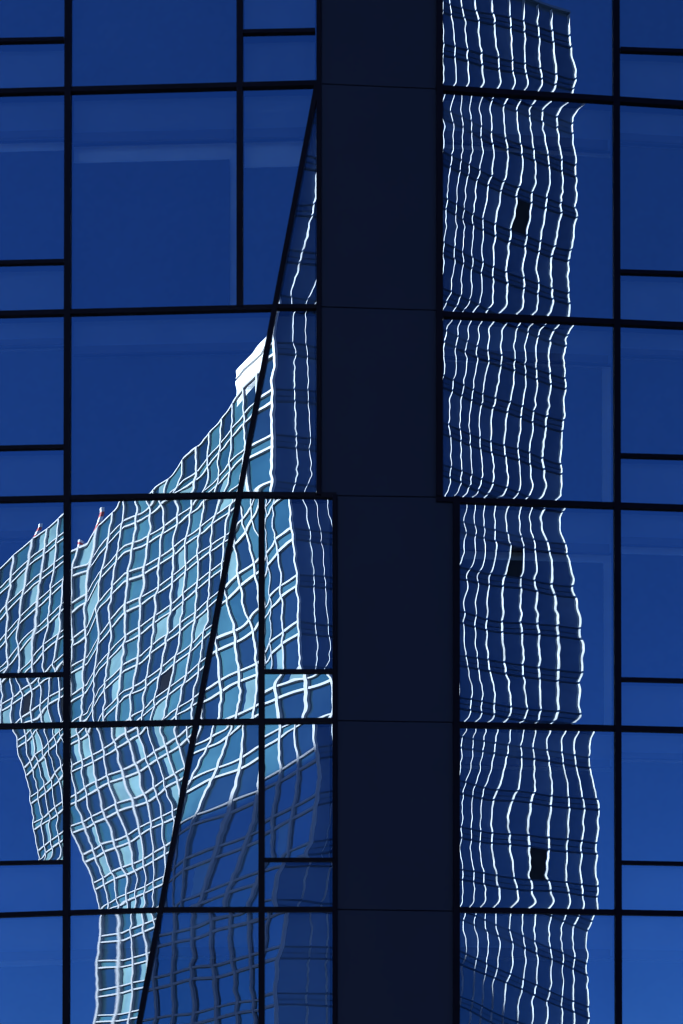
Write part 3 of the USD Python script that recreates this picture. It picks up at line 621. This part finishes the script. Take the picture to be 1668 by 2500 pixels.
for k in range(1, N_B + 1):
    b, c = MB(), MB()
    for z in zsb:
        z1 = min(z + FLOOR, ROOF_B)
        b.add(*fin_piece(float(s_of(k)), z + 0.10, z + 0.86))
        b.add(*fin_piece(float(s_of(k)), z + 1.06, z1 - 0.10))
        c.add(*fin_piece(float(s_of(k)), z + 0.862, z + 1.058, 0.21))
        c.add(*fin_piece(float(s_of(k)), z1 - 0.098, z1 + (0.098 if z1 < ROOF_B else 0.0), 0.21))
    fp = obj('fin', b.mesh(), 'white_fin', tow)
    obj('fin_bracket', c.mesh(), 'side_band', fp)
# set-back top storey with a blank white wall towards the sun
cap_s = 40.8
capq = [TC - (NA + NB) * 0.1, TC + DA * cap_s - NA * 0.3, TC + DA * cap_s - NA * 14, TC + DB * (LB - 0.1) - NB * 10, TC + DB * (LB - 0.1) - NB * 0.12]
capm = trimesh.creation.extrude_polygon(Polygon([tuple(e) for e in capq]), ROOF_B - ROOF_A + 0.6 + 0.25); capm.apply_translation([0, 0, ROOF_A - 0.6 + 0.01])
obj('penthouse', capm, 'roof_grey', tow)
obj('penthouse_wall', face_box(0.3, cap_s, ROOF_A + 0.05, ROOF_B - 0.9, 0.0, 0.28, DA, NA), 'white_wall', tow, label='blank white wall of the top storey')
obj('penthouse_wall', face_box(0.3, cap_s, ROOF_B - 0.62, ROOF_B + 0.3, 0.05, 0.28, DA, NA), 'white_wall', tow)

obj('coping', face_box(0.1, LB + 0.1, ROOF_B + 0.01, ROOF_B + 0.22, 0.3, 0.3, DB, NB), 'side_band', tow)
# red and white jibs on the roof
for i, s in enumerate((84.6, 77.0, 74.6)):
    p = TC + DA * s - NA * 0.6
    cr = thing('roof_jib', ['small red and white jib standing alone near the far end of the tower roof', 'short red and white jib, left one of the pair on the tower roof', 'longer red and white jib, right one of the pair on the tower roof'][i], 'jib', v3(p, ztop))
    ln = (1.9, 1.0, 2.4)[i]
    obj('mast', obox(v3(p - 0.15, ztop + 0.1), (0.3, 0, 0), (0, 0.3, 0), (0, 0, 1.0)), 'white_wall', cr)
    up = np.array([*(-DA * 0.35), 0.95]); up /= np.linalg.norm(up)
    for j in range(4):
        a = v3(p, ztop + 0.9) + up * ln * j / 4
        obj('jib_section', obox(a - v3(DA * 0.14 + NA * 0.14, 0), v3(DA * 0.28, 0), v3(NA * 0.28, 0), up * ln / 4 * 0.98), 'red_paint' if j % 2 == 0 else 'white_wall', cr)

# the neighbouring block whose shadow lies over the foot of the tower
Z_SHADE, D_BLOCK = 41.0, 105.0
lat = np.array([-SUN_AZ[1], SUN_AZ[0]]); lat = lat if lat[1] > 0 else -lat
H_BLOCK = Z_SHADE + D_BLOCK * math.tan(SUN_EL)
e0 = TC + SUN_AZ * D_BLOCK - DA * 9.0
blk = thing('slab_block', 'tall pale stone block that shades the foot of the gridded tower', 'building', (e0[0], e0[1], 0))
obj('wall', obox(v3(e0, 0), v3(DA * 31, 0), v3(NA * 16, 0), (0, 0, H_BLOCK)), 'block_stone', blk)
obj('roof', obox(v3(e0 + DA * 1 + NA * 1, H_BLOCK + 0.002), v3(DA * 29, 0), v3(NA * 14, 0), (0, 0, 0.5)), 'roof_grey', blk)
for fl in range(3, int(H_BLOCK / 3.6)):
    obj('window_band', obox(v3(e0 + DA * 0.6 - NA * 0.05, fl * 3.6), v3(DA * 29.8, 0), v3(NA * 0.04, 0), (0, 0, 1.5)), 'cell_dark', blk)
print(sorted(REPORT, key=lambda r: -r[1]))
